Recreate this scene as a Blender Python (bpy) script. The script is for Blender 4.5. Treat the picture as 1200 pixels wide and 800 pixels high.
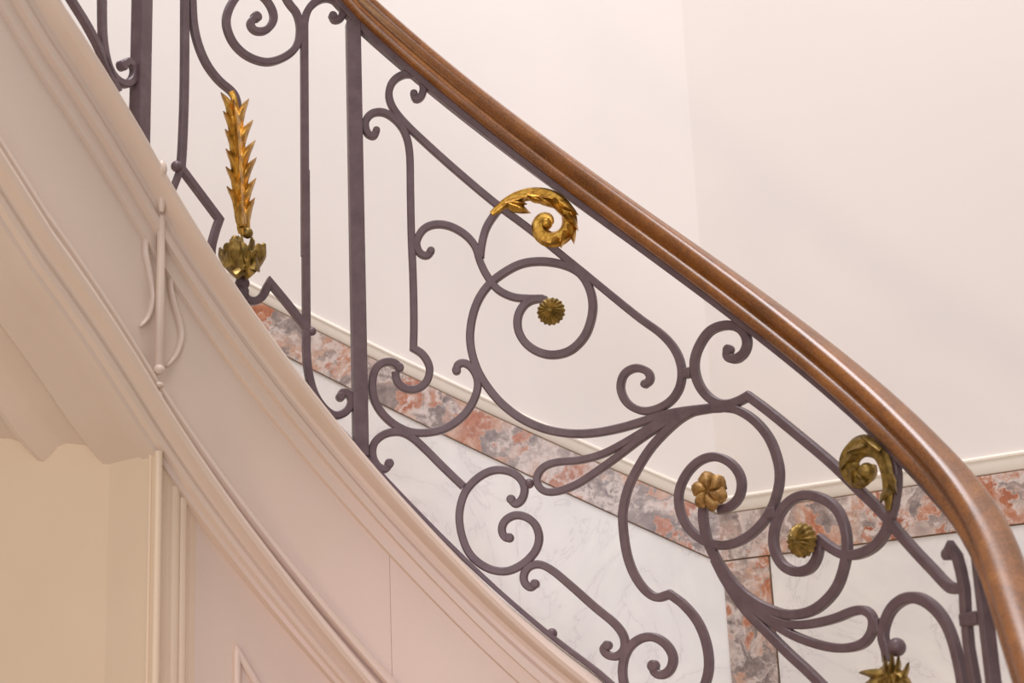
import bpy, bmesh, math, random
import numpy as np
from mathutils import Vector, Matrix

random.seed(7)
for o in list(bpy.data.objects):
    bpy.data.objects.remove(o)
SC = bpy.context.scene
COL = SC.collection

# ------------------------------------------------------------------ camera
EYE = np.array([0.0, 0.0, 1.55])          # standing eye height in the hall
F_PX, PITCH, ROLL = 1800.0, math.radians(14.4), math.radians(2.5)
_R0 = np.array([1.0, 0, 0]); _F = np.array([0, math.cos(PITCH), math.sin(PITCH)])
_U0 = np.array([0, -math.sin(PITCH), math.cos(PITCH)])
CAMX = math.cos(ROLL) * _R0 - math.sin(ROLL) * _U0
CAMY = math.sin(ROLL) * _R0 + math.cos(ROLL) * _U0
cam = bpy.data.cameras.new('camera'); cam.sensor_width = 36; cam.lens = 36 * F_PX / 1200
cam.clip_start = .05
cam.dof.use_dof = True; cam.dof.focus_distance = 2.98; cam.dof.aperture_fstop = 4.5
co = bpy.data.objects.new('camera', cam); COL.objects.link(co)
co.matrix_world = Matrix(((CAMX[0], CAMY[0], -_F[0], EYE[0]), (CAMX[1], CAMY[1], -_F[1], EYE[1]),
                          (CAMX[2], CAMY[2], -_F[2], EYE[2]), (0, 0, 0, 1)))
SC.camera = co

# ------------------------------------------------------------------ light
wd = bpy.data.worlds.new('hall_light'); SC.world = wd; wd.use_nodes = True
bg = wd.node_tree.nodes['Background']
bg.inputs[0].default_value = (1.0, .945, .915, 1); bg.inputs[1].default_value = .28


def area(name, loc, target, size, power, col):
    l = bpy.data.lights.new(name, 'AREA'); l.shape = 'RECTANGLE'
    l.size, l.size_y = size; l.energy = power; l.color = col
    o = bpy.data.objects.new(name, l); COL.objects.link(o); o.location = loc
    o.rotation_euler = (Vector(target) - Vector(loc)).to_track_quat('-Z', 'Y').to_euler()
    return o


area('stair_lantern', (-.2, 1.8, 7.6), (.0, 2.9, 2.0), (2.2, 2.2), 185, (.985, .96, .99))
area('hall_fill', (-.9, -3.4, 3.0), (.3, 3.0, 2.2), (2.6, 2.0), 60, (.95, .925, 1.0))  # added soft front fill behind the camera for walls and marble, no actual window
area('hall_lamp', (-2.2, -.6, 1.5), (-1.1, 2.4, 1.7), (.5, .5), 12, (1.0, .70, .40))
sp = bpy.data.lights.new('tinted_spot', 'SPOT'); sp.energy = 60; sp.color = (1.0, .62, .92); sp.spot_size = math.radians(20); sp.spot_blend = 1.0; sp.shadow_soft_size = .12
so = bpy.data.objects.new('tinted_spot', sp); COL.objects.link(so); so.location = (1.5, -1.2, 1.1)
so.rotation_euler = (Vector((-.12, 2.76, 1.52)) - Vector((1.5, -1.2, 1.1))).to_track_quat('-Z', 'Y').to_euler()
SC.view_settings.view_transform = 'Standard'; SC.view_settings.look = 'None'
SC.view_settings.gamma = 1.0; SC.view_settings.use_curve_mapping = False
SC.view_settings.exposure = 0.55


# ------------------------------------------------------------------ materials
def new_mat(name):
    m = bpy.data.materials.new(name); m.use_nodes = True
    nt = m.node_tree; nt.nodes.clear()
    out = nt.nodes.new('ShaderNodeOutputMaterial'); b = nt.nodes.new('ShaderNodeBsdfPrincipled')
    nt.links.new(b.outputs[0], out.inputs[0])
    tc = nt.nodes.new('ShaderNodeTexCoord')
    return m, nt, b, tc.outputs['Object']


def noise(nt, vec, scale, detail=4, rough=.55, dist=0):
    n = nt.nodes.new('ShaderNodeTexNoise'); n.inputs['Scale'].default_value = scale
    n.inputs['Detail'].default_value = detail; n.inputs['Roughness'].default_value = rough
    n.inputs['Distortion'].default_value = dist
    nt.links.new(vec, n.inputs['Vector']); return n


def ramp(nt, fac, stops):
    r = nt.nodes.new('ShaderNodeValToRGB'); el = r.color_ramp.elements
    while len(el) < len(stops): el.new(.5)
    for e, (p, c) in zip(el, stops): e.position = p; e.color = (*c, 1)
    nt.links.new(fac, r.inputs[0]); return r.outputs[0]


def mix(nt, fac, a, b, mode='MIX'):
    n = nt.nodes.new('ShaderNodeMix'); n.data_type = 'RGBA'; n.blend_type = mode
    for i, v in ((0, fac), (6, a), (7, b)):
        if hasattr(v, 'is_linked') or hasattr(v, 'links'): nt.links.new(v, n.inputs[i])
        elif isinstance(v, (int, float)): n.inputs[i].default_value = v
        else: n.inputs[i].default_value = (*v, 1)
    return n.outputs[2]


def bump(nt, b, h, strength, dist):
    n = nt.nodes.new('ShaderNodeBump'); n.inputs['Strength'].default_value = strength
    n.inputs['Distance'].default_value = dist
    nt.links.new(h, n.inputs['Height']); nt.links.new(n.outputs[0], b.inputs['Normal'])


def lin(r, g, b):
    return tuple(((c / 255) / 12.92 if c < 10 else ((c / 255 + .055) / 1.055) ** 2.4) for c in (r, g, b))


def paint(name, c1, c2, rough, scale=3, bstr=.15, bs=60, spec=.5):
    m, nt, b, v = new_mat(name)
    n = noise(nt, v, scale, 5)
    nt.links.new(ramp(nt, n.outputs[0], [(.3, c1), (.7, c2)]), b.inputs['Base Color'])
    b.inputs['Roughness'].default_value = rough; b.inputs['Specular IOR Level'].default_value = spec
    n2 = noise(nt, v, bs, 3); bump(nt, b, n2.outputs[0], bstr, .002)
    return m


M = {}
M['wall'] = paint('wall_paint', lin(240, 231, 226), lin(243, 235, 229), .42, 1.2, .05, 30)
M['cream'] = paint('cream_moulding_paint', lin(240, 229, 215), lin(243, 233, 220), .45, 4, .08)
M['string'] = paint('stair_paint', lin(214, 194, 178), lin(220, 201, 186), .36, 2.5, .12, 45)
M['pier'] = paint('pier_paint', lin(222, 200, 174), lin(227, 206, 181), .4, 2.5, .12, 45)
M['iron'] = paint('iron_paint', lin(93, 73, 77), lin(108, 88, 92), .42, 40, .35, 160, .5)
M['tread'] = paint('stair_stone', lin(205, 195, 182), lin(215, 206, 195), .5, 6)
M['floor'] = paint('floor_stone', lin(190, 178, 160), lin(205, 194, 176), .35, 5)

m, nt, b, v = new_mat('gilding')
n = noise(nt, v, 55, 5, .6)
nt.links.new(ramp(nt, n.outputs[0], [(.28, lin(112, 78, 26)), (.48, lin(190, 142, 56)), (.7, lin(226, 184, 92))]), b.inputs['Base Color'])
b.inputs['Metallic'].default_value = .8; b.inputs['Roughness'].default_value = .34
bump(nt, b, noise(nt, v, 220, 3).outputs[0], .35, .002); M['gilt'] = m
m, nt, b, v = new_mat('dull_gilding')
n = noise(nt, v, 70, 5, .6)
nt.links.new(ramp(nt, n.outputs[0], [(.28, lin(88, 70, 28)), (.52, lin(146, 118, 56)), (.72, lin(190, 158, 86))]), b.inputs['Base Color'])
b.inputs['Metallic'].default_value = .55; b.inputs['Roughness'].default_value = .45
bump(nt, b, noise(nt, v, 220, 3).outputs[0], .35, .002); M['gilt_dull'] = m

m, nt, b, v = new_mat('worn_gilding')
n = noise(nt, v, 75, 5, .6)
nt.links.new(ramp(nt, n.outputs[0], [(.3, lin(104, 74, 36)), (.5, lin(158, 118, 62)), (.7, lin(196, 158, 96))]), b.inputs['Base Color'])
b.inputs['Metallic'].default_value = .35; b.inputs['Roughness'].default_value = .5
bump(nt, b, noise(nt, v, 180, 3).outputs[0], .5, .003); M['gilt_worn'] = m
m, nt, b, v = new_mat('handrail_wood')
n = noise(nt, v, 9, 6, .6, 1.5)
n2 = noise(nt, v, 260, 3)
c = ramp(nt, n.outputs[0], [(.3, lin(96, 54, 20)), (.55, lin(132, 78, 31)), (.75, lin(158, 100, 42))])
nt.links.new(mix(nt, .35, c, ramp(nt, n2.outputs[0], [(.35, lin(84, 46, 14)), (.65, lin(172, 114, 52))])), b.inputs['Base Color'])
b.inputs['Roughness'].default_value = .34; b.inputs['Coat Weight'].default_value = .25; b.inputs['Coat Roughness'].default_value = .16
M['wood'] = m

m, nt, b, v = new_mat('white_marble')
n = noise(nt, v, 3.2, 8, .6, 1.6)
c = ramp(nt, n.outputs[0], [(.40, lin(243, 239, 235)), (.492, lin(238, 233, 230)), (.5, lin(216, 210, 208)), (.508, lin(238, 233, 230)), (.62, lin(245, 241, 236))])
n2 = noise(nt, v, 8, 4)
nt.links.new(mix(nt, .25, c, ramp(nt, n2.outputs[0], [(.35, lin(224, 220, 220)), (.65, lin(248, 243, 236))])), b.inputs['Base Color'])
b.inputs['Roughness'].default_value = .25; M['marble'] = m

m, nt, b, v = new_mat('red_breccia')
w = noise(nt, v, 7, 7, .62)
vv = nt.nodes.new('ShaderNodeVectorMath'); vv.operation = 'MULTIPLY_ADD'
nt.links.new(w.outputs[1], vv.inputs[0]); vv.inputs[1].default_value = (.30, .30, .30); nt.links.new(v, vv.inputs[2])
vo = nt.nodes.new('ShaderNodeTexVoronoi'); vo.inputs['Scale'].default_value = 14; vo.feature = 'SMOOTH_F1'; vo.inputs['Smoothness'].default_value = .25
nt.links.new(vv.outputs[0], vo.inputs['Vector'])
sep = nt.nodes.new('ShaderNodeSeparateColor'); nt.links.new(vo.outputs['Color'], sep.inputs[0])
big = noise(nt, v, 5.5, 3, .5)
add = nt.nodes.new('ShaderNodeMath'); add.operation = 'MULTIPLY_ADD'; nt.links.new(sep.outputs[0], add.inputs[0]); add.inputs[1].default_value = .55
sub = nt.nodes.new('ShaderNodeMath'); sub.operation = 'MULTIPLY_ADD'; nt.links.new(big.outputs[0], sub.inputs[0]); sub.inputs[1].default_value = 1.25; sub.inputs[2].default_value = -.38
nt.links.new(sub.outputs[0], add.inputs[2])
c = ramp(nt, add.outputs[0], [(.12, lin(176, 112, 86)), (.28, lin(196, 138, 110)), (.38, lin(210, 178, 160)), (.46, lin(176, 164, 160)), (.54, lin(142, 134, 134)), (.62, lin(176, 164, 160)), (.70, lin(216, 200, 192)), (.80, lin(198, 142, 112)), (.95, lin(172, 108, 82))])
n3 = noise(nt, vv.outputs[0], 12, 8, .66, 1.2)
veins = ramp(nt, n3.outputs[0], [(.44, (0, 0, 0)), (.52, (.25, .25, .25)), (.58, (.9, .9, .9)), (1, (1, 1, 1))])
c = mix(nt, veins, c, lin(226, 216, 211))
n4 = noise(nt, v, 48, 6, .75, .6)
c = mix(nt, .7, c, ramp(nt, n4.outputs[0], [(.28, lin(70, 62, 62)), (.5, lin(150, 130, 120)), (.72, lin(225, 214, 208))]), 'SOFT_LIGHT')
nt.links.new(c, b.inputs['Base Color']); b.inputs['Roughness'].default_value = .28; M['breccia'] = m
M['joint'] = paint('marble_joint', lin(112, 88, 66), lin(130, 104, 80), .7)

# ------------------------------------------------------------------ object helpers
def mesh_obj(name, verts, faces, mat, parent=None, smooth=True, off=None, sharp=40):
    v = np.asarray(verts, float)
    root = parent
    while root is not None and root.parent is not None: root = root.parent
    if root is not None: v = v - np.array(root.location)
    me = bpy.data.meshes.new(name); me.from_pydata([tuple(p) for p in v], [], faces)
    me.validate()
    bm = bmesh.new(); bm.from_mesh(me)
    bmesh.ops.recalc_face_normals(bm, faces=bm.faces)
    if smooth:
        lim = math.radians(sharp)
        for f in bm.faces: f.smooth = True
        for e in bm.edges:
            if len(e.link_faces) == 2 and e.calc_face_angle(0) > lim: e.smooth = False
    bm.to_mesh(me); bm.free()
    me.materials.append(mat)
    o = bpy.data.objects.new(name, me); COL.objects.link(o)
    if parent is not None: o.parent = parent
    return o


def empty(name, loc):
    o = bpy.data.objects.new(name, None); COL.objects.link(o); o.location = loc; o.empty_display_size = .1
    return o


def tag(o, label=None, cat=None, kind=None):
    if label: o['label'] = label
    if cat: o['category'] = cat
    if kind: o['kind'] = kind
    return o


def grid_faces(nr, nc, closed=False, caps=False):
    f = []
    for i in range(nr - 1):
        for j in range(nc if closed else nc - 1):
            k = (j + 1) % nc
            f.append((i * nc + j, i * nc + k, (i + 1) * nc + k, (i + 1) * nc + j))
    if caps:
        f.append(tuple(range(nc))[::-1]); f.append(tuple((nr - 1) * nc + j for j in range(nc)))
    return f


def join(parts):
    V, Fc = [], []
    for v, f in parts:
        k = len(V); V.extend([tuple(p) for p in v]); Fc.extend([tuple(i + k for i in q) for q in f])
    return V, Fc


# ------------------------------------------------------------------ plan of the stair well
# railing line in plan: straight flight on the left, small arc, larger arc, straight flight on the right
CX, CY, RR, RL = -.0997, 2.0396, .7695, .60
T0, TL, TR = math.radians(-10), math.radians(-60), math.radians(72)
R3, T3 = .42, math.radians(98)
C_R = np.array([CX, CY]); C_L = C_R + (RR - RL) * np.array([math.sin(T0), math.cos(T0)])
C_3 = C_R + (RR - R3) * np.array([math.sin(TR), math.cos(TR)])
S_L = RR * T0 + RL * (TL - T0); S_1 = RR * TR; S_R = S_1 + R3 * (T3 - TR)


def plan(s):
    """point on the railing line, its normal (towards the well) and its tangent"""
    ex = 0
    if s > S_R: t, c, r, ex = T3, C_3, R3, s - S_R
    elif s > S_1: t, c, r = TR + (s - S_1) / R3, C_3, R3
    elif s > RR * T0: t, c, r = s / RR, C_R, RR
    elif s > S_L: t, c, r = T0 + (s - RR * T0) / RL, C_L, RL
    else: t, c, r, ex = TL, C_L, RL, s - S_L
    p = c + r * np.array([math.sin(t), math.cos(t)]) + ex * np.array([math.cos(t), -math.sin(t)])
    return p, -np.array([math.sin(t), math.cos(t)]), np.array([math.cos(t), -math.sin(t)])


def P3(s, z, n=0.0):
    p, nn, _ = plan(s); q = p + n * nn
    return np.array([q[0], q[1], z])


def frame(s):
    _, n, t = plan(s)
    return np.array([t[0], t[1], 0.]), np.array([0, 0, 1.]), np.array([n[0], n[1], 0.])


SS = np.r_[np.linspace(-3, S_L, 40)[:-1], np.linspace(S_L, S_R, 700), np.linspace(S_R, 3, 300)[1:]]
_PL = {}


def surf_line(n):
    if n not in _PL: _PL[n] = np.array([P3(s, 0, n)[:2] for s in SS])
    return _PL[n]


def ray(x, y):
    return (x - 600) / F_PX * CAMX + (400 - y) / F_PX * CAMY + _F


def hit(x, y, n=0.0):
    """where the sight line through a photo point meets the railing surface -> (s, z)"""
    v = ray(x, y); pl = surf_line(n)
    c = pl[:, 0] * v[1] - pl[:, 1] * v[0]
    best = None
    for j in np.where(c[:-1] * c[1:] <= 0)[0]:
        w = c[j] / (c[j] - c[j + 1]); p = pl[j] + w * (pl[j + 1] - pl[j]); k = p @ v[:2] / (v[:2] @ v[:2])
        if k > 1.2 and (best is None or k > best[2]): best = (SS[j] + w * (SS[j + 1] - SS[j]), k * v[2] + EYE[2], k)
    if best is None:
        j = int(np.argmin(np.where(pl[:, 1] > 1.2, np.abs(c), 9))); k = pl[j] @ v[:2] / (v[:2] @ v[:2]); best = (SS[j], k * v[2] + EYE[2], k)
    return best[0], best[1]


# heights along the stair
_hr = [(423, 27.7), (455, 60), (500.6, 102), (560.4, 154.5), (604, 189.5), (648, 222), (676, 243), (737.5, 290), (801.6, 337), (854, 375),
       (883, 398), (927, 429), (950, 447.5), (982, 477.5), (1017, 510), (1050, 542.5), (1075, 572), (1100, 600), (1115, 622), (1130, 650), (1146, 682), (1160, 721), (1170, 757), (1180, 800)]
_a = np.array([hit(*p, .017 if p[0] < 1110 else .025) for p in _hr])
HC = np.polyfit(_a[:, 0], _a[:, 1], 2)
_st = [(75, 0), (120, 76), (152, 130), (195, 200), (250, 287), (300, 362), (350, 432), (410, 515), (450, 560), (500, 613), (540, 652), (600, 711), (645, 752), (690, 793)]
_b = np.array([hit(*p, .05) for p in _st])
_ord = np.argsort(_b[:, 0]); _bs = _b[_ord]
ZC = np.polyfit(_bs[:, 0], _bs[:, 1], 4)
SMIN, SMAX = _bs[0, 0], _bs[-1, 0]


def _ext(c, s, lo, hi, sl_lo=None, sl_hi=None):
    d = np.polyder(c)
    if s < lo: return np.polyval(c, lo) + (sl_lo if sl_lo is not None else np.polyval(d, lo)) * (s - lo)
    if s > hi: return np.polyval(c, hi) + (sl_hi if sl_hi is not None else np.polyval(d, hi)) * (s - hi)
    return np.polyval(c, s)


def z_string(s): return _ext(ZC, s, SMIN, SMAX, -.95, -.95)
def z_hand(s):
    if s < _a[0, 0]:                       # beyond the top of the picture: parallel to the string
        return np.polyval(HC, _a[0, 0]) + (z_string(s) - z_string(_a[0, 0]))
    return _ext(HC, s, -9, 1.25)


# ------------------------------------------------------------------ walls
WB0 = np.array([-3.2, 4.06]); _d = np.array([math.cos(-.11), math.sin(-.11)])     # back wall runs to the right, a little nearer


def wall_hit(x, y, p0, d):
    v = ray(x, y)
    A = np.array([[v[0], -d[0]], [v[1], -d[1]]]); k, u = np.linalg.solve(A, p0)
    return u, k * v[2] + EYE[2]


uc, zc = wall_hit(844, 603, WB0, _d)
CORN = WB0 + uc * _d
v = ray(1190, 552); kk = (zc - EYE[2]) / v[2]; q = kk * v[:2]
RD = (q - CORN) / np.linalg.norm(q - CORN)
print('corner', CORN, zc, 'right wall dir', RD)


def W3(p0, d, u, z, off=0.0):
    nrm = np.array([d[1], -d[0]])          # towards the room for walls running left to right
    q = p0 + u * d + off * nrm
    return np.array([q[0], q[1], z])


def slab(p0, d, outline, o0, o1):
    """prism on a wall: outline list of (u, z), from offset o0 to o1"""
    n = len(outline)
    V = [W3(p0, d, u, z, o1) for u, z in outline] + [W3(p0, d, u, z, o0) for u, z in outline]
    Fc = [tuple(range(n)), tuple(range(n, 2 * n))[::-1]] + [(i, (i + 1) % n, n + (i + 1) % n, n + i) for i in range(n)]
    return V, Fc


def bevel(o, w=.002, seg=2):
    md = o.modifiers.new('bevel', 'BEVEL'); md.width = w; md.segments = seg; md.limit_method = 'ANGLE'
    return o


HCEIL = 5.2
wall_back = mesh_obj('wall_back', *slab(WB0, _d, [(0, 0), (uc + .12, 0), (uc + .12, HCEIL), (0, HCEIL)], -.15, 0), M['wall'], None, False)
tag(wall_back, 'pale pinkish white plaster wall rising behind the stair railing', None, 'structure')
wall_right = mesh_obj('wall_right', *slab(CORN, RD, [(0, 0), (3.2, 0), (3.2, HCEIL), (0, HCEIL)], -.15, 0), M['wall'], None, False)
tag(wall_right, 'pale plaster wall to the right of the room corner', None, 'structure')
flo = mesh_obj('floor', [(-4, -3, -.1), (4, -3, -.1), (4, 5, -.1), (-4, 5, -.1), (-4, -3, 0), (4, -3, 0), (4, 5, 0), (-4, 5, 0)],
               [(0, 1, 2, 3), (4, 5, 6, 7), (0, 1, 5, 4), (1, 2, 6, 5), (2, 3, 7, 6), (3, 0, 4, 7)], M['floor'], None, False)
tag(flo, 'pale stone floor of the stair hall', None, 'structure')

# border of red and grey marble following the stair on the back wall
top_px = [(312, 357), (367, 387), (432, 416), (502, 452), (555, 477), (615, 503), (677, 532), (717, 550), (785, 580), (843, 602)]
bot_px = [(327, 414), (410, 455), (450, 477), (525, 512), (600, 548), (665, 579), (725, 607), (800, 641), (843, 659)]
tp = np.array([wall_hit(*p, WB0, _d) for p in top_px]); bp = np.array([wall_hit(*p, WB0, _d) for p in bot_px])
tcf = np.polyfit(tp[:, 0], tp[:, 1], 2); bcf = np.polyfit(bp[:, 0], bp[:, 1], 2)
u0 = tp[0, 0]; sl = np.polyval(np.polyder(tcf), u0)


def zt(u): return np.polyval(tcf, u) if u > u0 else np.polyval(tcf, u0) + sl * (u - u0)
def zb(u): return np.polyval(bcf, u) if u > u0 else np.polyval(bcf, u0) + sl * (u - u0)


def strip(ua, ub, fa, fb, n=10):
    us = np.linspace(ua, ub, n)
    return [(u, fa(u)) for u in us] + [(u, fb(u)) for u in us[::-1]]


cuts = [u0 - 1.0, u0 - .45, u0 + .06, u0 + .42, u0 + .80, uc - .10, uc - .0015]
for i in range(len(cuts) - 1):
    o = mesh_obj('border_slab', *slab(WB0, _d, strip(cuts[i] + .0001, cuts[i + 1] - .0001, lambda u: zb(u) + .0025, lambda u: zt(u) - .0025), -.02, .012), M['breccia'], wall_back, False)
    bevel(o, .0004)
o = mesh_obj('border_joint', *slab(WB0, _d, strip(u0 - 1.0, uc, lambda u: zb(u) - .0008, lambda u: zt(u) + .0008, 24), -.01, .0095), M['joint'], wall_back, False)
# white marble panel under it, in slabs
pc = [u0 - 1.0, u0 - .2, u0 + .62, uc - .001]
for i in range(len(pc) - 1):
    us = np.linspace(pc[i] + .0001, pc[i + 1] - .0001, 8)
    bevel(mesh_obj('marble_panel', *slab(WB0, _d, [(u, zb(u) - .0005) for u in us] + [(u, max(.0, zb(u) - 1.2)) for u in us[::-1]], -.02, .008), M['marble'], wall_back, False), .0003)
# cream dado moulding above the border


def mould(p0, d, ua, ub, fz, prof, n=30):
    """prof: list of (dz, off) swept along u"""
    us = np.linspace(ua, ub, n)
    V = [W3(p0, d, u, fz(u) + dz, off) for u in us for dz, off in prof]
    return V, grid_faces(n, len(prof))


dprof = [(0.0, -.01), (0.0, .006), (.003, .0075), (.030, .0075), (.032, .010), (.036, .010), (.039, .005), (.041, .003), (.042, -.01)]
o = mesh_obj('trim_1', *mould(WB0, _d, u0 - 1.0, uc + .0, zt, dprof), M['cream'], None)
tag(o, 'cream sloping dado moulding above the marble border on the back wall', None, 'structure')

# right wall: level border, vertical border strip at the corner, white panel
zt_r = zc
zb_r = wall_hit(1050, 633, CORN, RD)[1]
ua = wall_hit(849, 700, CORN, RD)[0]; ub = wall_hit(907, 700, CORN, RD)[0]
print('right border', zt_r, zb_r, ua, ub)
rc = [.004, ub * .72, ub + .34, ub + .80, ub + 1.3, 2.9]
for i in range(len(rc) - 1):
    bevel(mesh_obj('border_slab', *slab(CORN, RD, [(rc[i], zb_r + .002), (rc[i + 1] - .0002, zb_r + .002), (rc[i + 1] - .0002, zt_r - .002), (rc[i], zt_r - .002)], -.02, .012), M['breccia'], wall_right, False), .0004)
for z0, z1 in ((zb_r - .52, zb_r - .002), (.3, zb_r - .521)):
    bevel(mesh_obj('border_slab', *slab(CORN, RD, [(max(.004, ua), z0), (ub, z0), (ub, z1), (max(.004, ua), z1)], -.02, .012), M['breccia'], wall_right, False), .0004)
mesh_obj('border_joint', *slab(CORN, RD, [(.003, zb_r - .001), (2.9, zb_r - .001), (2.9, zt_r + .001), (.003, zt_r + .001)], -.01, .0095), M['joint'], wall_right, False)
mesh_obj('border_joint', *slab(CORN, RD, [(max(.003, ua - .002), .3), (ub + .002, .3), (ub + .002, zb_r), (max(.003, ua - .002), zb_r)], -.01, .0095), M['joint'], wall_right, False)
for a_, b_ in ((ub + .003, ub + .95), (ub + .951, 2.9)):
    bevel(mesh_obj('marble_panel', *slab(CORN, RD, [(a_, .3), (b_, .3), (b_, zb_r - .001), (a_, zb_r - .001)], -.02, .008), M['marble'], wall_right, False), .0008)
o = mesh_obj('trim_2', *mould(CORN, RD, 0, 2.9, lambda u: zt_r, dprof, 4), M['cream'], None)
tag(o, 'cream level dado moulding above the marble border right of the corner', None, 'structure')

# ------------------------------------------------------------------ staircase
S_J = hit(188, 330, .01)[0]                # the joint where the straight upper flight meets the curve
root_s = empty('staircase', (float(P3(S_J, 0)[0]), float(P3(S_J, 0)[1]), 0.0))
tag(root_s, 'curved cream painted staircase with moulded closed string and soffit', 'staircase')


def sweep_s(prof, s0, s1, step=.02, zf=z_string):
    ss = np.linspace(s0, s1, max(2, int((s1 - s0) / step) + 1))
    V = [P3(s, zf(s) + dz, n) for s in ss for n, dz in prof]
    return V, grid_faces(len(ss), len(prof), True, True)


S0, S1 = -1.75, 1.55
top_prof = [(-.045, -.02), (-.045, .0), (.040, .0), (.050, -.004), (.054, -.012), (.052, -.022), (.044, -.030), (.030, -.034), (.021, -.040), (.018, -.050), (.019, -.060),
            (.025, -.068), (.0255, -.088), (.013, -.091), (.0125, -.123), (.0055, -.127), (-.02, -.128)]
mesh_obj('string_cap_moulding', *sweep_s(top_prof, S0, S1), M['string'], root_s, True, sharp=25)
face_prof = [(-.03, -.10), (.004, -.10), (.004, -.350), (-.03, -.350)]
S_K = hit(457, 680, .004)[0]
for a_, b_ in ((S0, S_J - .0005), (S_J + .0005, S_K - .0002), (S_K + .0002, S1)):
    bevel(mesh_obj('string_panel', *sweep_s(face_prof, a_, b_), M['string'], root_s, True), .0003)
low_prof = [(-.03, -.331), (-.006, -.331), (-.004, -.337), (.010, -.341), (.020, -.347), (.027, -.355), (.028, -.364), (.022, -.371), (.012, -.375), (.013, -.380),
            (.032, -.384), (.041, -.391), (.044, -.401), (.040, -.411), (.024, -.417), (.018, -.424), (.021, -.436), (.018, -.447), (.008, -.452), (.006, -.463), (-.006, -.466), (-.03, -.466)]
mesh_obj('string_base_moulding', *sweep_s(low_prof, S0, S1), M['string'], root_s, True, sharp=25)
# steps (behind the closed string)


def n_out(s):
    p, nn, _ = plan(s); best = 1.25
    for p0, d in ((WB0, _d), (CORN, RD)):
        A = np.array([[-nn[0], -d[0]], [-nn[1], -d[1]]])
        if abs(np.linalg.det(A)) < 1e-6: continue
        k, u = np.linalg.solve(A, p0 - p)
        if k > 0: best = min(best, k - .004)
    return best


RISE = .175
s = S0; lev = z_string(S0) - .14
steps = []
while s < S1 - .02:
    t = s
    while t < S1 and z_string(t) > z_string(s) - RISE: t += .004
    steps.append((s, min(t, S1), z_string(t) - .10)); s = t
for s0, s1, z in steps:
    if z < .1: continue
    ss = np.linspace(s0, s1, 5)
    def ring(zz): return [P3(x, zz, -.035) for x in ss] + [P3(x, zz, -n_out(x)) for x in ss[::-1]]
    n = 10
    V = ring(z) + ring(z - .035)
    Fc = [tuple(range(n)), tuple(range(n, 2 * n))[::-1]] + [(i, (i + 1) % n, n + (i + 1) % n, n + i) for i in range(n)]
    mesh_obj('tread', V, Fc, M['tread'], root_s, False)
    ss = np.array([s1 - .012, s1]); n = 4
    def ring2(zz): return [P3(x, zz, -.035) for x in ss] + [P3(x, zz, -n_out(x)) for x in ss[::-1]]
    V = ring2(z - .036) + ring2(z - RISE - .0)
    Fc = [tuple(range(n)), tuple(range(n, 2 * n))[::-1]] + [(i, (i + 1) % n, n + (i + 1) % n, n + i) for i in range(n)]
    mesh_obj('riser', V, Fc, M['tread'], root_s, False)

# slender rod with beads and scrolled bracket over the string joint


def lathe_s(s, n, zr, seg=16, squash=1.0):
    """vertical turned shape on the railing surface: zr = [(z, r)]"""
    T, U, N = frame(s); c = P3(s, 0, n)
    V = [c + np.array([0, 0, z]) + r * (math.cos(a) * T + math.sin(a) * N * squash) for z, r in zr for a in np.linspace(0, 2 * math.pi, seg, endpoint=False)]
    return V, grid_faces(len(zr), seg, True, True)


def zpx(y, x=188, n=.03): return hit(x, y, n)[1]
def spx(n, x=188, y=330): return hit(x, y, n)[0]


brk = mesh_obj('bracket_rod', *lathe_s(spx(.022), .022, [(zpx(430), .005), (zpx(428), .0075), (zpx(330), .0075), (zpx(254), .0068), (zpx(250), .004)]), M['string'], root_s)
for ya, yb, r in ((214, 247, .0075), (427, 438, .0095), (447, 454, .008), (458, 482, .0075), (194, 212, .010)):
    za, zb_ = zpx(yb), zpx(ya); k = np.linspace(0, 1, 9)
    mesh_obj('bead', *lathe_s(spx(.026) if ya > 200 else spx(.047, 189, 200), .026 if ya > 200 else .047, [(za + (zb_ - za) * t, max(.0015, r * math.sin(math.pi * (.06 + .88 * t)) ** .45)) for t in k]), M['string'], brk)


def catmull(pts, step=4.0):
    p = np.array(pts, float)
    if len(p) == 2:
        n = max(2, int(np.linalg.norm(p[1] - p[0]) / step) + 1)
        return p[0] + np.linspace(0, 1, n)[:, None] * (p[1] - p[0])
    q = np.r_[[2 * p[0] - p[1]], p, [2 * p[-1] - p[-2]]]
    out = []
    for i in range(1, len(q) - 2):
        a, b_, c_, d_ = q[i - 1:i + 3]
        n = max(2, int(np.linalg.norm(c_ - b_) / step) + 1)
        for t in np.arange(n) / n:
            out.append(.5 * ((2 * b_) + (c_ - a) * t + (2 * a - 5 * b_ + 4 * c_ - d_) * t * t + (3 * b_ - a - 3 * c_ + d_) * t ** 3))
    out.append(p[-1])
    return np.array(out)


def path_px(pts, n=0.0, step=4.0):
    """photo points (split at None into separate smooth runs) -> (s, z) path on the railing surface"""
    runs, cur = [], []
    for p in pts:
        if p is None:
            runs.append(cur); cur = []
        else: cur.append(p)
    runs.append(cur)
    out = []
    for r in runs:
        c = catmull(r, min(step, 2.5))
        for _ in range(3 if len(c) > 6 else 0):
            c[1:-1] = .25 * c[:-2] + .5 * c[1:-1] + .25 * c[2:]
        out.extend(c if not out else c[1:])
    return np.array([hit(x, y, n) for x, y in out])


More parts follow.
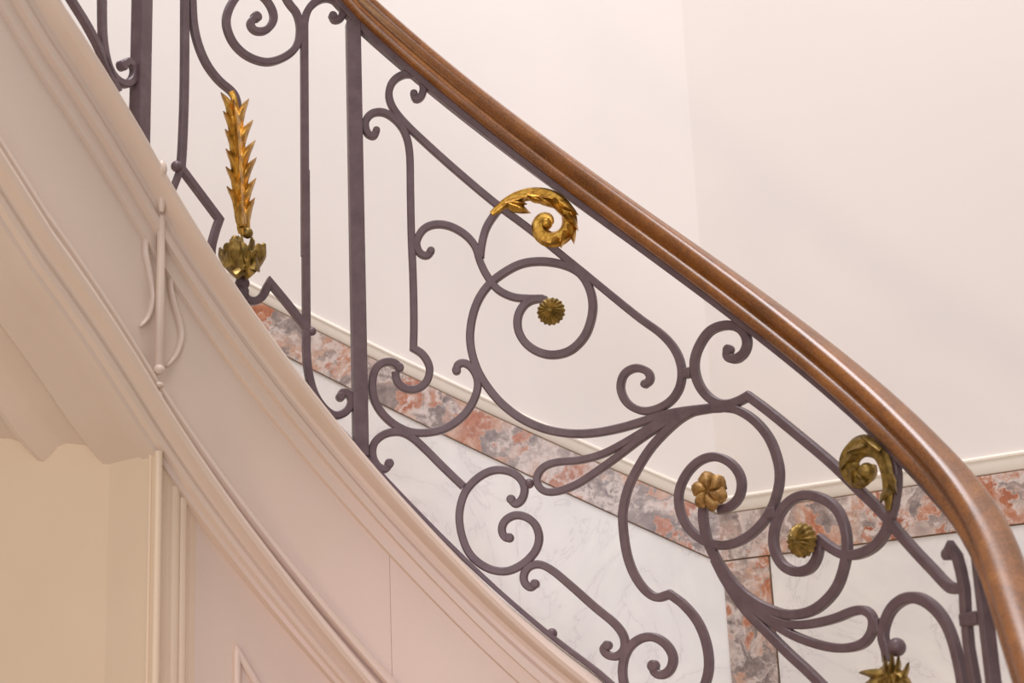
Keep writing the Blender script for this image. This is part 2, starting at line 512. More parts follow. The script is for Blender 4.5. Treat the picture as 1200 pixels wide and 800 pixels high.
def bar(path, w=.0145, d=.014, n=0.0, scale=None, prof=None):
    """square bar with chamfered edges swept along an (s, z) path on the curved railing surface"""
    path = np.asarray(path); m_ = len(path)
    pts = np.array([P3(s, z, n) for s, z in path])
    if prof is None:
        c = .28
        prof = [(-1, -1 + c), (-1, 1 - c), (-1 + c, 1), (1 - c, 1), (1, 1 - c), (1, -1 + c), (1 - c, -1), (-1 + c, -1)]
    V = []
    for i in range(m_):
        a = pts[i] - pts[max(0, i - 1)]; b_ = pts[min(m_ - 1, i + 1)] - pts[i]
        la, lb = np.linalg.norm(a), np.linalg.norm(b_)
        a = a / la if la > 1e-9 else b_ / lb; b_ = b_ / lb if lb > 1e-9 else a
        t = a + b_; t /= max(np.linalg.norm(t), 1e-6)
        N = frame(path[i][0])[2]
        B = np.cross(t, N); B /= np.linalg.norm(B); N2 = np.cross(B, t)
        mit = 1 / max(.6, math.sqrt(max(.0, (1 + a @ b_) / 2))) if a @ b_ < .85 else 1
        k = 1 if scale is None else scale(i / (m_ - 1))
        for x, y in prof: V.append(pts[i] + B * x * w / 2 * k * mit + N2 * y * d / 2 * (k if k < 1 else 1))
    return V, grid_faces(m_, len(prof), True, True)


rib_r = path_px([(213, 296), (206, 311), (201, 331), (205, 355), (212, 378), (214, 396), (208, 415), (197, 429)], .01)
rib_l = path_px([(183, 247), (175, 268), (172, 292), (177, 320), (181, 348), (176, 370), (166, 382)], .01)
rp = [(math.cos(a), math.sin(a)) for a in np.linspace(0, 2 * math.pi, 10, endpoint=False)]
for r_ in (rib_r, rib_l):
    mesh_obj('bracket_scroll', *bar(r_, .012, .014, .006, lambda t: .35 + .65 * math.sin(math.pi * min(1, max(0, t))) ** .5, rp), M['string'], root_s)

# wall under the string, right of the pier, and the pier with its beaded corner
ss = np.linspace(S_J + .03, S1 + .1, 70)
V = []
for x in ss:
    zt_ = z_string(x) - .45
    V += [P3(x, 0, -.012), P3(x, max(.05, zt_), -.012), P3(x, max(.05, zt_), -.10), P3(x, 0, -.10)]
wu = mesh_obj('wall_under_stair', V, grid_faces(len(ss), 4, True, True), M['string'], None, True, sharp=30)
tag(wu, 'shaded cream wall below the curved stair string, right of the beaded pier', None, 'structure')
# raised panel edge on that wall
pp = path_px([(277, 900), (277, 762), None, (277, 762), (330, 850), (420, 985)], -.012, 8)
mesh_obj('panel_moulding', *bar(pp, .014, .014, -.010, None, rp), M['string'], wu)

K0p, K0n, K0t = plan(S_J)


def jamb_px(x, y, p0, d):
    return wall_hit(x, y, p0, d)


J0 = K0p + .004 * K0n
uj, _ = wall_hit(127, 600, J0, -K0n)
J1 = J0 - K0n * uj
ang = math.radians(15)
D2 = -K0n * math.cos(ang) - K0t * math.sin(ang)
zj = z_string(S_J) - .466


def npx(x):
    """depth behind the string at which a point of the lower left wall stands"""
    u, _ = wall_hit(x, 490, J1, D2); return -(uj + u * math.cos(ang)) - .004


# soffit of the upper flight, with mouldings running along the slope
sof = [(0.0, -.462), (npx(140), -.462), (npx(127), -.464), (npx(121), -.456), (npx(115), -.440), (npx(108), -.434), (npx(82), -.434), (npx(74), -.440), (npx(66), -.456), (npx(57), -.470),
       (npx(50), -.468), (npx(42), -.450), (npx(30), -.436), (npx(16), -.430), (npx(-40), -.430), (npx(-50), -.445), (-1.25, -.445), (-1.25, -.40), (-.02, -.40)]
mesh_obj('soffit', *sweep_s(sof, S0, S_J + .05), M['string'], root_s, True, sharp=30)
tail = J1 + D2 * 1.0


def prism_plan(poly, z0, z1):
    n = len(poly); z1 = z1 if hasattr(z1, '__len__') else [z1] * n
    V = [(p[0], p[1], z0) for p in poly] + [(p[0], p[1], z) for p, z in zip(poly, z1)]
    return V, [tuple(range(n))[::-1], tuple(range(n, 2 * n))] + [(i, (i + 1) % n, n + (i + 1) % n, n + i) for i in range(n)]


back = np.array([K0t[0], K0t[1]])
# pier: its top runs up into the soffit
mesh_p = prism_plan([J0, J1, J1 + back * .25, J0 + back * .25 - K0n * .02], 0, zj + .012)
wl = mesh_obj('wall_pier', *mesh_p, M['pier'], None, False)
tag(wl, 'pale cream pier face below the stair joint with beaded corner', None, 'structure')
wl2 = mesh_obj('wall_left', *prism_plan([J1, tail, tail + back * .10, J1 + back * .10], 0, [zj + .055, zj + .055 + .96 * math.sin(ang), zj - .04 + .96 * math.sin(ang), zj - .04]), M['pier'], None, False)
tag(wl2, 'warm lit cream wall under the stair soffit at lower left', None, 'structure')


def vrod(x, y, line, r, z0, z1, off=0.0):
    p0, d, nn = line
    u, _ = wall_hit(x, y, p0, d); c = p0 + d * u + nn * off
    a = np.linspace(0, 2 * math.pi, 14, endpoint=False)
    V = [(c[0] + r * math.cos(t), c[1] + r * math.sin(t), z) for z in (z0, z1) for t in a]
    return V, grid_faces(2, 14, True, True)


jn = np.array([-K0t[0], -K0t[1]])
LJ = (J0, -K0n, jn)
for x, r in ((175, .004), (184, .007)):
    mesh_obj('corner_bead', *vrod(x, 650, LJ, r, 0, zj + .008, .0), M['pier'], wl)
for x, r in ((193, .011), (203, .012), (213, .010), (219, .0045)):
    s_, _ = hit(x, 650, -.008); zz = z_string(s_) - .46
    mesh_obj('corner_bead', *lathe_s(s_, -.010, [(0, r), (zz, r)], 14), M['pier'], wl)

# ------------------------------------------------------------------ railing
base_c = P3(0.4, 0)
root_r = empty('stair_railing', (float(base_c[0]), float(base_c[1]), 0.0))
tag(root_r, 'curving wrought iron stair railing with gilded leaves and wooden handrail', 'railing')


def z_base(s): return z_string(s) + .016


# handrail, iron channel, base rail
HW, HH = .82, 1.22
half = [(.018, .0), (.026, .001), (.032, .006), (.0345, .014), (.0325, .021), (.0255, .0255), (.0222, .029), (.024, .033), (.0325, .040), (.0345, .048), (.031, .057), (.022, .063), (.010, .066)]
hprof = half + [(-a_, b_) for a_, b_ in half[::-1]]
sh0, sh1 = -1.7, 1.9
ss = np.linspace(sh0, sh1, 150)
V = [P3(x, z_hand(x) + .0165 + dz * HH, n * HW) for x in ss for n, dz in hprof]
hr = mesh_obj('handrail', V, grid_faces(len(ss), len(hprof), True, True), M['wood'], root_r, True, sharp=60)
tag(hr, 'polished reddish brown moulded wooden handrail')
cprof = [(.012, .0), (.012, .018), (-.012, .018), (-.012, .0)]
V = [P3(x, z_hand(x) + dz, n) for x in ss for n, dz in cprof]
bevel(mesh_obj('handrail_channel', V, grid_faces(len(ss), 4, True, True), M['iron'], root_r, True), .0015)
cprof = [(.010, -.012), (.010, .0), (-.010, .0), (-.010, -.012)]
ss = np.linspace(-1.7, 1.5, 130)
V = [P3(x, z_base(x) + dz, n) for x in ss for n, dz in cprof]
bevel(mesh_obj('base_rail', V, grid_faces(len(ss), 4, True, True), M['iron'], root_r, True), .0015)


def post(s, w=.0275):
    T, U, N = frame(s); h = w / 2
    V = []
    for z in (z_base(s) - .014, z_hand(s) + .004):
        for a_, b_ in ((-h, -h), (h, -h), (h, h), (-h, h)): V.append(P3(s, z) + T * a_ + N * b_)
    return V, grid_faces(2, 4, True, True)


for s_, w_ in ((hit(-52, 0)[0], .0275), (hit(164, 130)[0], .0275), (hit(418.5, 300)[0], .0275), (hit(1159, 755)[0], .018)):
    bevel(mesh_obj('post', *post(s_, w_), M['iron'], root_r, False), .0018)


def knob(path, i, r, dep, n=0.0):
    """small round eye closing a scroll end"""
    s, z = path[i]; T, U, N = frame(s); c = P3(s, z, n); V = []
    for y, k in ((-1, .75), (-.75, 1), (.75, 1), (1, .75)):
        for a in np.linspace(0, 2 * math.pi, 12, endpoint=False):
            V.append(c + r * k * (math.cos(a) * T + math.sin(a) * U) + N * y * dep / 2)
    return V, grid_faces(4, 12, True, True)


def iron(pts, w=.0145, d=.014, n=0.0, eyes='', taper='', r=.0088, name='scroll_bar', raw=False):
    path = np.asarray(pts) if raw else path_px(pts, n)
    def sc(t):
        k = 1.0
        if 's' in taper: k = min(k, .62 + .38 * min(1, t / .18))
        if 'e' in taper: k = min(k, .62 + .38 * min(1, (1 - t) / .18))
        return k
    parts = [bar(path, w, d, n, sc if taper else None)]
    if 's' in eyes: parts.append(knob(path, 0, r, d * 1.15, n))
    if 'e' in eyes: parts.append(knob(path, -1, r, d * 1.15, n))
    return mesh_obj(name, *join(parts), M['iron'], root_r, True, sharp=35)


def collar(x, y, ln, wd_, ang=0, n=0.0, name='collar'):
    """small forged clip between two bars"""
    s, z = hit(x, y); T, U, N = frame(s); c = P3(s, z, n)
    A = math.cos(ang) * T + math.sin(ang) * U; B = -math.sin(ang) * T + math.cos(ang) * U
    V = [c + A * a_ * ln / 2 + B * b_ * wd_ / 2 + N * c_ * .0085 for c_ in (-1, 1) for a_, b_ in ((-1, -1), (1, -1), (1, 1), (-1, 1))]
    return bevel(mesh_obj(name, V, grid_faces(2, 4, True, True), M['iron'], root_r, False), .0035, 3)


def sphere_parts(c, r, seg=14, rings=8, sq=(1, 1, 1), ax=None):
    T, U, N = ax if ax else (np.array([1., 0, 0]), np.array([0, 0, 1.]), np.array([0, 1., 0]))
    V = []
    for i in range(rings + 1):
        th = math.pi * (.02 + .96 * i / rings)
        for a in np.linspace(0, 2 * math.pi, seg, endpoint=False):
            V.append(c + r * (math.sin(th) * math.cos(a) * T * sq[0] + math.cos(th) * U * sq[1] + math.sin(th) * math.sin(a) * N * sq[2]))
    return V, grid_faces(rings + 1, seg, True, True)


def ball(x, y, r, n=0.0, mat='iron', parent=None, name='ball'):
    s, z = hit(x, y, n)
    return mesh_obj(name, *sphere_parts(P3(s, z, n), r, 16, 10), M[mat], parent or root_r, True)


# --- left panel, between the first post and the second
iron([(121, -405), (120.5, -200), (120, -60), (119.5, 0), (120.5, 45), (126, 76), (135, 92), (147, 99), (156, 92), (157, 79), (150, 72), (143, 77)], eyes='e', r=.0095)
iron([(-52, -262), (-20, -185), (20, -112), (60, -40), (82, -2), (100, 27), (115, 55), (126, 82), (138, 108)])
iron([(217, -262), (216.5, -80), (216.5, 0), (216, 100), (214, 165), (212, 197), None, (212, 197), (257, 257), None, (257, 257), (251, 275), (247, 296), (249, 330)])
iron([(213, 193), (206, 213), (196, 238)], .010)
ball(207, 195, .0105, .002)
iron([(217.5, -150), (221, -105), (224, -55), (225, 0), (227, 30), (233, 55), (243, 77), (257, 95), (271, 107), (277, 118), (279, 140)])
iron([(221, -132), (250, -122), (285, -92), (315, -45), (336, 0), (347, 15), (351.5, 33), (348, 53), (335, 66), (313, 73), (290, 66), (273, 50), (265, 28), (269, 9), (280, -6), (295, -10), (309, -3), (319, 12), (320, 25), (311, 36), (298, 36), (293, 27), (300, 20)], eyes='e', r=.0105)
iron([(357.5, 300), (357, 175), (356.5, 50), (357, 24), (362, 10), (372, 1), (384, -2), (396, 4), (402, 13), (399, 22), (391, 24), (390, 19)], eyes='e', r=.0085)
iron([(358, 200), (358.5, 330), (359, 387), (359, 412), (361.5, 437), (368, 461), (380, 479), (393, 487), (406, 482), (412, 471), (409, 462), (401, 459), (399, 465)], eyes='e')
iron([(284, 340), (289, 351), (298, 353), (307, 348), (312, 338), (316, 331), None, (316, 331), (336, 355), (362, 388)])
ball(365.5, 388, .0085, .002)
# --- middle panel
iron([(485, 110), (487, 117), (494, 113), (496, 101), (489, 90), (475, 87), (461, 95), (455.5, 110), (460, 126), (474, 144), (500, 169), (537, 202), (580, 238), (620, 268), (662, 302), (687, 322), (720, 349), (750, 373), (776, 392), (792, 411), (799, 432), (797, 453), (786, 470), (768, 480), (751, 481), (735, 472), (727.5, 455), (732, 438), (746, 431), (760, 436), (762, 446), (756, 450)], eyes='se', r=.0075)
iron([(441, 153), (438, 160), (430, 156), (428, 143), (436, 133), (450, 132), (465, 142), (475, 157), (480, 180), (481, 225), (482, 275), (484, 325), (485, 375), (484.5, 408), None, (484.5, 408), (496, 416), (503.5, 431), (500, 447), (488, 456), (474, 455), (465, 447), (463.5, 436)], eyes='s', r=.007)
iron([(468, 431), (462, 425), (452, 424), (441, 431), (436, 450), (440, 472), (455, 492), (477, 505), (500, 507), (524, 501), (545, 485), (557, 465), (560, 447), (553, 431), (543, 425), (536, 428), (535, 434)], eyes='se', r=.0085)
iron([(505, 294), (501, 300), (492, 297), (488, 284), (496, 269), (510, 263), (527, 265), (545, 275), (557, 289), (562, 305), (570, 322), (583, 339), (601, 348), (620, 350), (637, 350)], eyes='s', r=.0075)
iron([(590, 240), (580, 251), (570, 267), (565, 285), (563, 302)])
iron([(640, 352), (630, 350), (617, 355), (608, 368), (607, 385), (615, 401), (630, 412), (648, 416), (668, 411), (684, 396), (692, 378), (695, 358), (691, 338), (680, 321), (662, 311), (637, 306.5), (612, 309), (590, 320), (572, 335), (560, 353), (553, 375), (551, 399), (556, 424), (567, 447), (587, 472), (612, 491), (640, 503), (670, 508), (698, 507), (725, 502), (750, 495), (775, 487), (800, 482), (825, 479), (846, 477.5), (866, 481), (886, 494), (902, 514), (911, 537), (914, 557), (911, 578), (902, 601), (887, 620), (867, 634), (845, 639), (823, 632), (806, 617), (797, 597), (796, 576), (805, 555), (820, 540), (837, 535), (853, 540), (865, 552), (869.5, 567), (866, 583), (855, 594), (842, 597)], .0155)
iron([(835, 478), (800, 484), (775, 493), (752, 507), (730, 520), (706, 532), (680, 539), (656, 541), (641, 545), (631, 554), (629.5, 566), (637, 575), (652, 576), (675, 568), (700, 552), (725, 534), (750, 515), (775, 499), (805, 485), (840, 478)], .0135)
ball(620, 566.5, .0095)
iron([(845, 478), (820, 480), (800, 489), (780, 506), (762, 526), (748, 548), (737, 570), (731, 593), (730, 612), (734, 645), (742, 670), (755, 690), (770, 700), (785, 696), None, (785, 696), (801, 708), (817, 727), (827, 750), (831, 775), (828, 797), (816, 825), (800, 850)], .0155)
collar(806, 437, .016, .019)
# --- lower left scrolls
iron([(456, 543), (452, 550), (443, 547), (436.5, 535), (438, 520), (450, 509), (467, 506), (482, 512), (500, 528), (520, 548), (543, 570)], eyes='s')
iron([(599, 585), (604, 591), (612, 585), (615, 572), (609, 560), (596, 552), (578, 551), (560, 560), (545, 577), (538.5, 600), (540, 622), (547, 643), (558, 657), (575, 667), (595, 669), (614, 660), (628, 645), (632, 629), (627, 614), (615, 605), (602, 604), (591, 611), (588, 622), (592, 630), (597, 630)], eyes='se', r=.0085)
iron([(627, 684), (622, 689), (615, 683), (614, 673), (620, 664), (632, 661), (647, 668), (670, 687), (697, 711), (720, 730), (731, 745), (732, 760), (723, 769), (712, 767), (707, 760), (712, 756)], eyes='se', r=.0085)
iron([(775, 850), (745, 828), (732, 803), (730, 780), (736, 761), (749, 749), (765, 746), (780, 754), (789, 769), (786, 784), (776, 791), (767, 787), (766, 780)], eyes='e', r=.0105, w=.0155)
ball(647, 742, .0095)
# --- right panel
iron([(854, 410), (852, 417), (861, 421), (872, 414), (876, 400), (869, 386), (852, 381), (832, 388), (818, 409), (814, 430), (820, 452), (834, 468), (851, 474), (866, 470), (877, 464), None, (877, 464), (900, 481), (937, 511), (975, 543), (1005, 572), (1032, 598), (1052, 622), (1075, 648), (1095, 669), (1107, 682), (1116, 689), (1128, 689)], .0165, eyes='s', r=.0095)
collar(905, 601, .020, .020)
iron([(958, 628), (960, 640), (957, 655), (949, 666), (935, 670), (920, 664), (910, 650), (906.5, 630), (912, 606), (925, 588), (943, 580), (962, 583), (978, 593), (988, 610), (992.5, 630), (992, 652), (983, 684), (967, 705), (948, 717), (925, 720), (905, 715), (885, 705), (866, 690), (850, 671), (836, 648), (827, 625), (824, 598), (829, 585)], .0165)
iron([(850, 672), (866, 692), (885, 711), (910, 727), (932, 732), (956, 730), (980, 724), (1000, 716), (1014, 715), (1023, 724), (1022, 740), (1014, 752), (1000, 758), (980, 759), (956, 754), (930, 744), (908, 731), (885, 714), (862, 690)], .0145)
iron([(838, 655), (851, 680), (874, 714), (900, 741), (925, 766), (950, 789), (975, 815), (1000, 845)], .0165)
iron([(960, 630), (975, 642), (992, 650), (1010, 648), (1026, 639), (1037, 625), (1043, 608), (1048, 588), (1051, 567), (1050, 547), (1044, 532)], .0165)
iron([(1041, 775), (1039, 760), (1035, 746), (1038, 728), (1047, 711), (1062, 701), (1078, 701), (1094, 711), (1107, 727), (1116, 747), (1123, 773), (1128, 800), (1131, 840)], .0175)
ball(1051, 758, .0145, .004)
collar(1028, 733, .016, .024)
# bars beside the last post, seen almost edge on
sD = hit(1130, 700)[0]
zz = lambda y: hit(1130, y)[1]
iron([(sD - .030, zz(645)), (sD - .020, zz(638)), (sD - .006, zz(650)), (sD, zz(668)), (sD + .004, zz(690)), (sD, zz(715)), (sD - .002, zz(760)), (sD + .004, zz(800)), (sD + .008, zz(860))], .0165, eyes='s', raw=True)
collar(1139, 725, .05, .02)


# ------------------------------------------------------------------ gilded ornaments
def leaflet(base, tip, width, bulge=.3, n0=.004, n1=.010, curl=.0, seg=9, cross=5, mat='gilt', parent=None, name='leaflet', sdeg=.8, tri=False, bow=.0):
    """pointed leaf with a raised midrib, base and tip as photo points, standing off the railing surface"""
    a = np.array(base, float); b_ = np.array(tip, float); d = b_ - a; L = np.linalg.norm(d); d /= L; pr = np.array([-d[1], d[0]])
    top, bot = [], []
    for i in range(seg):
        t = i / (seg - 1)
        c = a + d * L * t + pr * curl * L * math.sin(math.pi * t * .5) ** 2 + pr * bow * L * math.sin(math.pi * t)
        w = width * (math.sin(math.pi * min(1, .18 + .82 * t) ** sdeg)) * (1 if t < 1 else 0) + .25
        if tri: w = width * min(1, .55 + t * 2.2) * (1 - t) ** .65 + .25
        for j in range(cross):
            q = (j / (cross - 1) - .5)
            p = c + pr * q * w
            n = n0 + (n1 - n0) * t + bulge * .006 * (1 - (2 * q) ** 2) - .002 * abs(math.sin(3 * math.pi * q))
            s, z = hit(p[0], p[1], round(n / .002) * .002)
            top.append(P3(s, z, n)); bot.append(P3(s, z, n - .0022))
    f = grid_faces(seg, cross); k = len(top)
    f2 = [tuple(i + k for i in q[::-1]) for q in f]
    rim = [(i, i + cross) for i in range(0, k - cross, cross)] + [(i + cross, i) for i in range(cross - 1, k - cross, cross)]
    rim += [(j + 1, j) for j in range(cross - 1)] + [(k - cross + j, k - cross + j + 1) for j in range(cross - 1)]
    f3 = [(x, y, y + k, x + k) for x, y in rim]
    return mesh_obj(name, top + bot, f + f2 + f3, M[mat], parent, True, sharp=50)


def fluted(path, wf, mat, name, n=0.004, depth=.014, flutes=3):
    """leaf shaft: swept fluted section with changing width (wf in metres)"""
    m_ = len(path); pts = np.array([P3(s, z, n) for s, z in path]); V = []; seg = 20
    for i in range(m_):
        t = pts[min(m_ - 1, i + 1)] - pts[max(0, i - 1)]; t /= np.linalg.norm(t)
        N = frame(path[i][0])[2]; B = np.cross(t, N); B /= np.linalg.norm(B); N2 = np.cross(B, t)
        w = wf(i / (m_ - 1))
        for j in range(seg):
            a = 2 * math.pi * j / seg
            k = 1 + .13 * math.cos(flutes * 2 * a)
            V.append(pts[i] + B * math.cos(a) * w / 2 * k + N2 * math.sin(a) * min(depth, w) / 2 * k)
    o = mesh_obj(name, V, grid_faces(m_, seg, True, True), M[mat], root_r, True, sharp=60)
    return o


def interp(xs, ys): return lambda t: float(np.interp(t, xs, ys))


PX = .00165
# palm stem on the left
pth = path_px([(270, 108), (274, 120), (277.5, 150), (280, 180), (281.5, 210), (283, 240), (284, 278)], 0, 3)
palm = fluted(pth, interp([0, .15, .5, .75, 1], [.012, .014, .015, .013, .010]), 'gilt', 'palm_stem', .004, .014, 2)
tag(palm, 'gilded upright palm stem with pointed overlapping leaves')
LT = [(259, 108), (262, 130), (264, 151), (265, 174), (265, 195), (266, 218)]
RT = [(292, 115), (297, 140), (299.5, 164), (301, 184), (300.5, 208), (299, 231)]
for (x, y), bx in zip(LT, (275, 277, 278, 280, 282, 284)):
    leaflet((bx, y + 46), (x, y), 18, 1.8, .014, .012, .0, mat='gilt', parent=palm, name='palm_leaf', tri=True, bow=.10)
for (x, y), bx in zip(RT, (277, 278, 280, 281, 283, 285)):
    leaflet((bx, y + 44), (x, y), 19, 1.4, .008, .006, .0, mat='gilt', parent=palm, name='palm_leaf', tri=True, bow=-.09)
for tip, base in (((274, 116), (279, 160)), ((277, 138), (280, 182)), ((279, 160), (281, 206)), ((280, 184), (282, 230)), ((282, 208), (283, 262))):
    leaflet(base, tip, 13, 2.0, .017, .020, .0, mat='gilt', parent=palm, name='palm_leaf', tri=True)
ball(290, 273, .0105, .012, 'gilt_dull', palm, 'bud'); ball(275, 280, .007, .012, 'gilt_dull', palm, 'bud')


def cup(xc, ytop, ybot, rpx, lobes, mat, name, seed, flip=False, label=None, notch=.16):
    rng = random.Random(seed); s, z1 = hit(xc, ytop); _, z0 = hit(xc, ybot)
    T, U, N = frame(s); H = z1 - z0; R_ = rpx * PX; seg = 84; rings = 16; V = []
    ph = rng.random() * 6
    for side in (0, 1):
        for i in range(rings):
            t = i / (rings - 1)
            r = R_ * (math.sin(min(1, .10 + t * 1.12) * math.pi / 2) ** .8) * (1 - .10 * max(0, t - .75) / .25)
            for j in range(seg):
                a = 2 * math.pi * j / seg
                lob = abs(math.cos(lobes * a / 2 + ph)); fine = abs(math.cos(lobes * 3 * a / 2 + ph))
                rr = r * (1 + .10 * (lob - .5) * t + .05 * (fine - .5) * t) + (.005 * t ** 3)
                top = 1 - notch * (1 - lob) ** 1.2 * 1.6 - .10 * (1 - fine)
                zz_ = t * (1 if t < .55 else 1 - (1 - top) * ((t - .55) / .45))
                if side: rr = max(.001, rr - .0028)
                zq = z0 + H * zz_ if not flip else z1 - H * zz_
                V.append(P3(s, 0, .0) * np.array([1, 1, 0]) + np.array([0, 0, zq + (.002 if side else 0)]) + rr * (math.cos(a) * T + math.sin(a) * N))
    f = grid_faces(rings, seg, True); k = rings * seg
    f += [tuple(i + k for i in q[::-1]) for q in grid_faces(rings, seg, True)]
    f += [((rings - 1) * seg + j, (rings - 1) * seg + (j + 1) % seg, k + (rings - 1) * seg + (j + 1) % seg, k + (rings - 1) * seg + j) for j in range(seg)]
    f += [tuple(range(seg))]
    o = mesh_obj(name, V, f, M[mat], root_r, True, sharp=50)
    if label: tag(o, label)
    return o


leafcup = cup(284, 288, 327, 25, 4, 'gilt_dull', 'leaf_cup', 3, label='dull gilded acanthus cup under the palm stem', notch=.20)
inner = cup(284, 280, 320, 12, 5, 'gilt_dull', 'inner_leaf', 5, notch=.3); inner.parent = leafcup
for tip, base, w_, cv in (((263, 293), (268, 312), 15, .2), ((282, 282), (284, 316), 10, .0), ((306, 296), (298, 316), 14, -.2), ((276, 300), (296, 322), 16, .25), ((300, 306), (276, 322), 13, -.2), ((291, 290), (290, 312), 9, .1)):
    leaflet(base, tip, w_, 1.5, .040, .034, cv, mat='gilt_dull', parent=leafcup, name='cup_leaf', sdeg=.36)
sN, _ = hit(284, 336)
zN = lambda y: hit(284, y)[1]
mesh_obj('neck', *lathe_s(sN, 0, [(zN(352), .009), (zN(347), .011), (zN(340), .0125), (zN(337), .0105), (zN(335), .0125), (zN(331), .0135), (zN(328), .012), (zN(326), .008)]), M['iron'], root_r)

# acanthus scroll under the handrail
pth = path_px([(576, 251), (590, 240), (606, 231), (625, 227), (643, 229), (657, 237), (666, 250), (667, 266), (658, 278), (645, 281), (634, 274), (631, 263), (636, 255), (644, 256), (646, 262)], .006, 3)
ac = fluted(pth, interp([0, .1, .25, .45, .6, .72, .85, .95, 1], [.011, .019, .024, .022, .028, .029, .027, .019, .010]), 'gilt', 'acanthus_scroll', .006, .024, 3)
tag(ac, 'bright gilded acanthus leaf scroll under the handrail')
for base, tip, w_, cv in (((596, 238), (623, 246), 15, .12), ((600, 236), (618, 238), 10, .05), ((622, 229), (641, 243), 11, -.15), ((632, 230), (648, 247), 12, -.15), ((648, 232), (659, 258), 10, -.1), ((655, 236), (676, 254), 12, -.1),
                          ((664, 250), (674, 272), 11, -.15), ((668, 262), (670, 286), 11, -.1), ((664, 270), (659, 291), 11, .1), ((654, 278), (645, 288), 10, .1), ((592, 238), (622, 233), 9, -.1), ((618, 228), (646, 236), 10, -.1)):
    leaflet(base, tip, w_, 1.6, .016, .014, cv, mat='gilt', parent=ac, sdeg=.7)
ball(640, 262, .0125, .006, 'gilt', ac, 'scroll_eye')

# rosettes


def rosette(x, y, rpx, petals, mat, name, label, n=.012, dome=.55, swirl=0.0, separate=False, tilt=0.0):
    s, z = hit(x, y, n); T, U, N = frame(s); c = P3(s, z, n)
    if tilt: T, N = math.cos(tilt) * T - math.sin(tilt) * N, math.sin(tilt) * T + math.cos(tilt) * N
    R_ = rpx * PX; seg = petals * 6; V = []; rings = 9
    for i in range(rings):
        t = i / (rings - 1)
        for j in range(seg):
            a = 2 * math.pi * j / seg
            rid = .5 + .5 * math.cos(petals * a)
            r = R_ * math.sin(t * math.pi / 2 + .03) * (1 + .10 * (rid - .5) * t) * (.86 if separate else 1)
            h = R_ * dome * math.cos(t * math.pi / 2) * (1 + .3 * (rid - .5) * math.sin(t * math.pi))
            aa = a + swirl * t
            V.append(c + r * (math.cos(aa) * T + math.sin(aa) * U) + N * h)
    k = len(V)
    for j in range(seg):
        V.append(c + R_ * .5 * (math.cos(2 * math.pi * j / seg) * T + math.sin(2 * math.pi * j / seg) * U) - N * R_ * .35)
    f = grid_faces(rings + 1, seg, True, True)
    o = mesh_obj(name, V, f, M[mat], root_r, True, sharp=60); tag(o, label)
    return o, c, R_, (T, U, N)


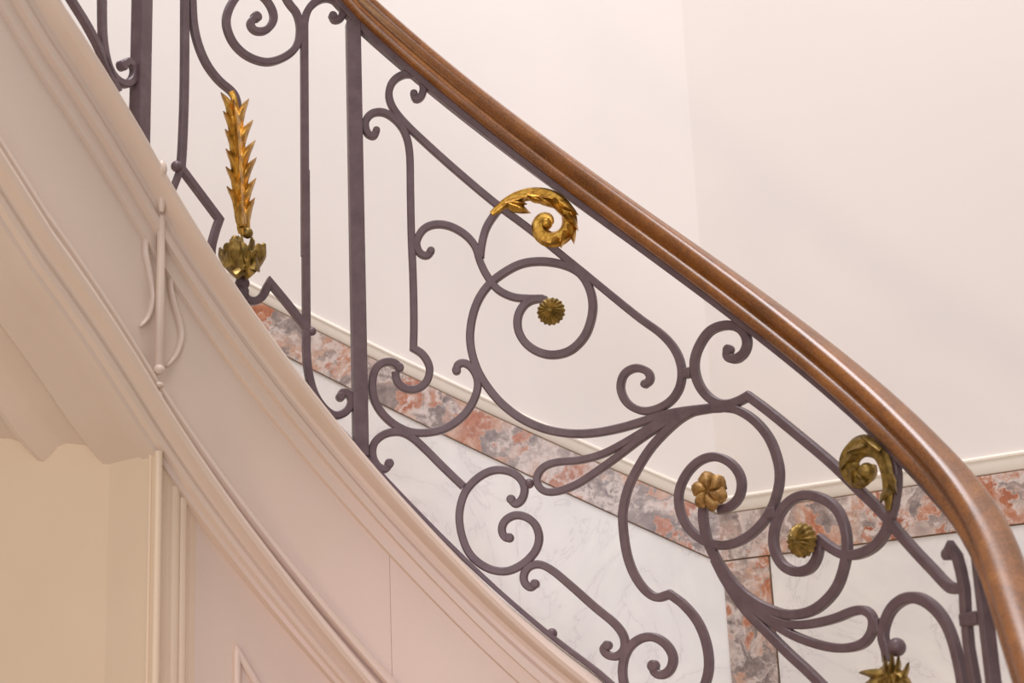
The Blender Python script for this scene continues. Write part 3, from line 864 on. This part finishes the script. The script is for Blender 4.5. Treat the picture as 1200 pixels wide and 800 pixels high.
rosette(646, 365, 16, 18, 'gilt_dull', 'rosette', 'small dull gilt fluted rosette at the large scroll eye', .014, .6)
o, c, R_, (T, U, N) = rosette(834, 576, 13, 6, 'gilt_worn', 'flower_rosette', 'gilded six petal flower rosette inside the right scroll', .018, .6)
for kx in range(6):                       # six twisted cupped petals
    a0 = kx * math.pi / 3 + .35; V = []; nu, nv = 8, 7
    for i in range(nu):
        u = i / (nu - 1)
        for j in range(nv):
            q = j / (nv - 1) - .5
            wdt = 1.36 * math.sin(math.pi * (.25 + .48 * u)) ** .5
            a = a0 + q * wdt + .3 * u
            r = R_ * (.12 + 1.5 * u * (1 - .16 * (2 * q) ** 2 + .05 * math.cos(9 * q)))
            h = R_ * (.30 + .72 * math.sin(math.pi * (.22 + .70 * u)) * (1 - .95 * (2 * q) ** 2) + .55 * q * u)
            V.append((c + r * (math.cos(a) * T + math.sin(a) * U) + N * h, N))
    top = [v_ for v_, _ in V]; bot = [v_ - N_ * .004 for v_, N_ in V]
    f = grid_faces(nu, nv); kk_ = len(top)
    rim = [(i, i + nv) for i in range(0, kk_ - nv, nv)] + [(i + nv, i) for i in range(nv - 1, kk_ - nv, nv)] + [(j + 1, j) for j in range(nv - 1)] + [(kk_ - nv + j, kk_ - nv + j + 1) for j in range(nv - 1)]
    mesh_obj('petal', top + bot, f + [tuple(i + kk_ for i in q[::-1]) for q in f] + [(x, y, y + kk_, x + kk_) for x, y in rim], M['gilt_worn'], o, True, sharp=50)
rosette(941, 633, 17, 16, 'gilt_dull', 'rosette', 'small dull gilt fluted rosette before the marble border', .016, .75)

# gilded curl near the bottom of the handrail
pth = path_px([(1041, 598), (1042, 577), (1041, 556), (1036, 538), (1026, 526), (1013, 522), (1001, 529), (995, 542), (999, 555), (1009, 560), (1018, 554), (1018, 545)], .010, 3)
ac2 = fluted(pth, interp([0, .15, .4, .6, .8, 1], [.008, .018, .024, .036, .036, .022]), 'gilt_dull', 'acanthus_curl', .010, .026, 3)
tag(ac2, 'dull gilded acanthus curl tucked under the lower handrail')
for base, tip, w_, cv in (((1040, 572), (1033, 590), 9, .1), ((1042, 555), (1047, 580), 9, -.1), ((1030, 528), (1006, 513), 12, .1), ((1012, 522), (992, 532), 12, .1), ((998, 532), (987, 551), 12, .1), ((996, 548), (1000, 566), 11, .1), ((1004, 556), (1016, 566), 10, .1)):
    leaflet(base, tip, w_, 1.6, .020, .018, cv, mat='gilt_dull', parent=ac2, sdeg=.7)
ball(1016, 552, .014, .014, 'gilt_dull', ac2, 'scroll_eye')

# leaf cluster at the bottom edge
cl = cup(1038, 782, 830, 25, 5, 'gilt_dull', 'leaf_cluster', 11, flip=True, label='dull gilded leaf cluster under the small iron arch', notch=.2)
for tip, base, w_ in (((1033, 768), (1038, 800), 11), ((1042, 765), (1042, 802), 12), ((1062, 775), (1053, 804), 12), ((1050, 768), (1048, 802), 12), ((1006, 790), (1034, 790), 16), ((1069, 800), (1048, 788), 16), ((1006, 812), (1036, 794), 18), ((1030, 822), (1040, 790), 18), ((1056, 822), (1044, 790), 18)):
    leaflet(base, tip, w_, 1.4, .024, .020, .08, mat='gilt_dull', parent=cl, name='cluster_leaf', tri=True)
print('hand coef', HC, 'string', ZC, 'SJ', S_J, 'sD', sD)
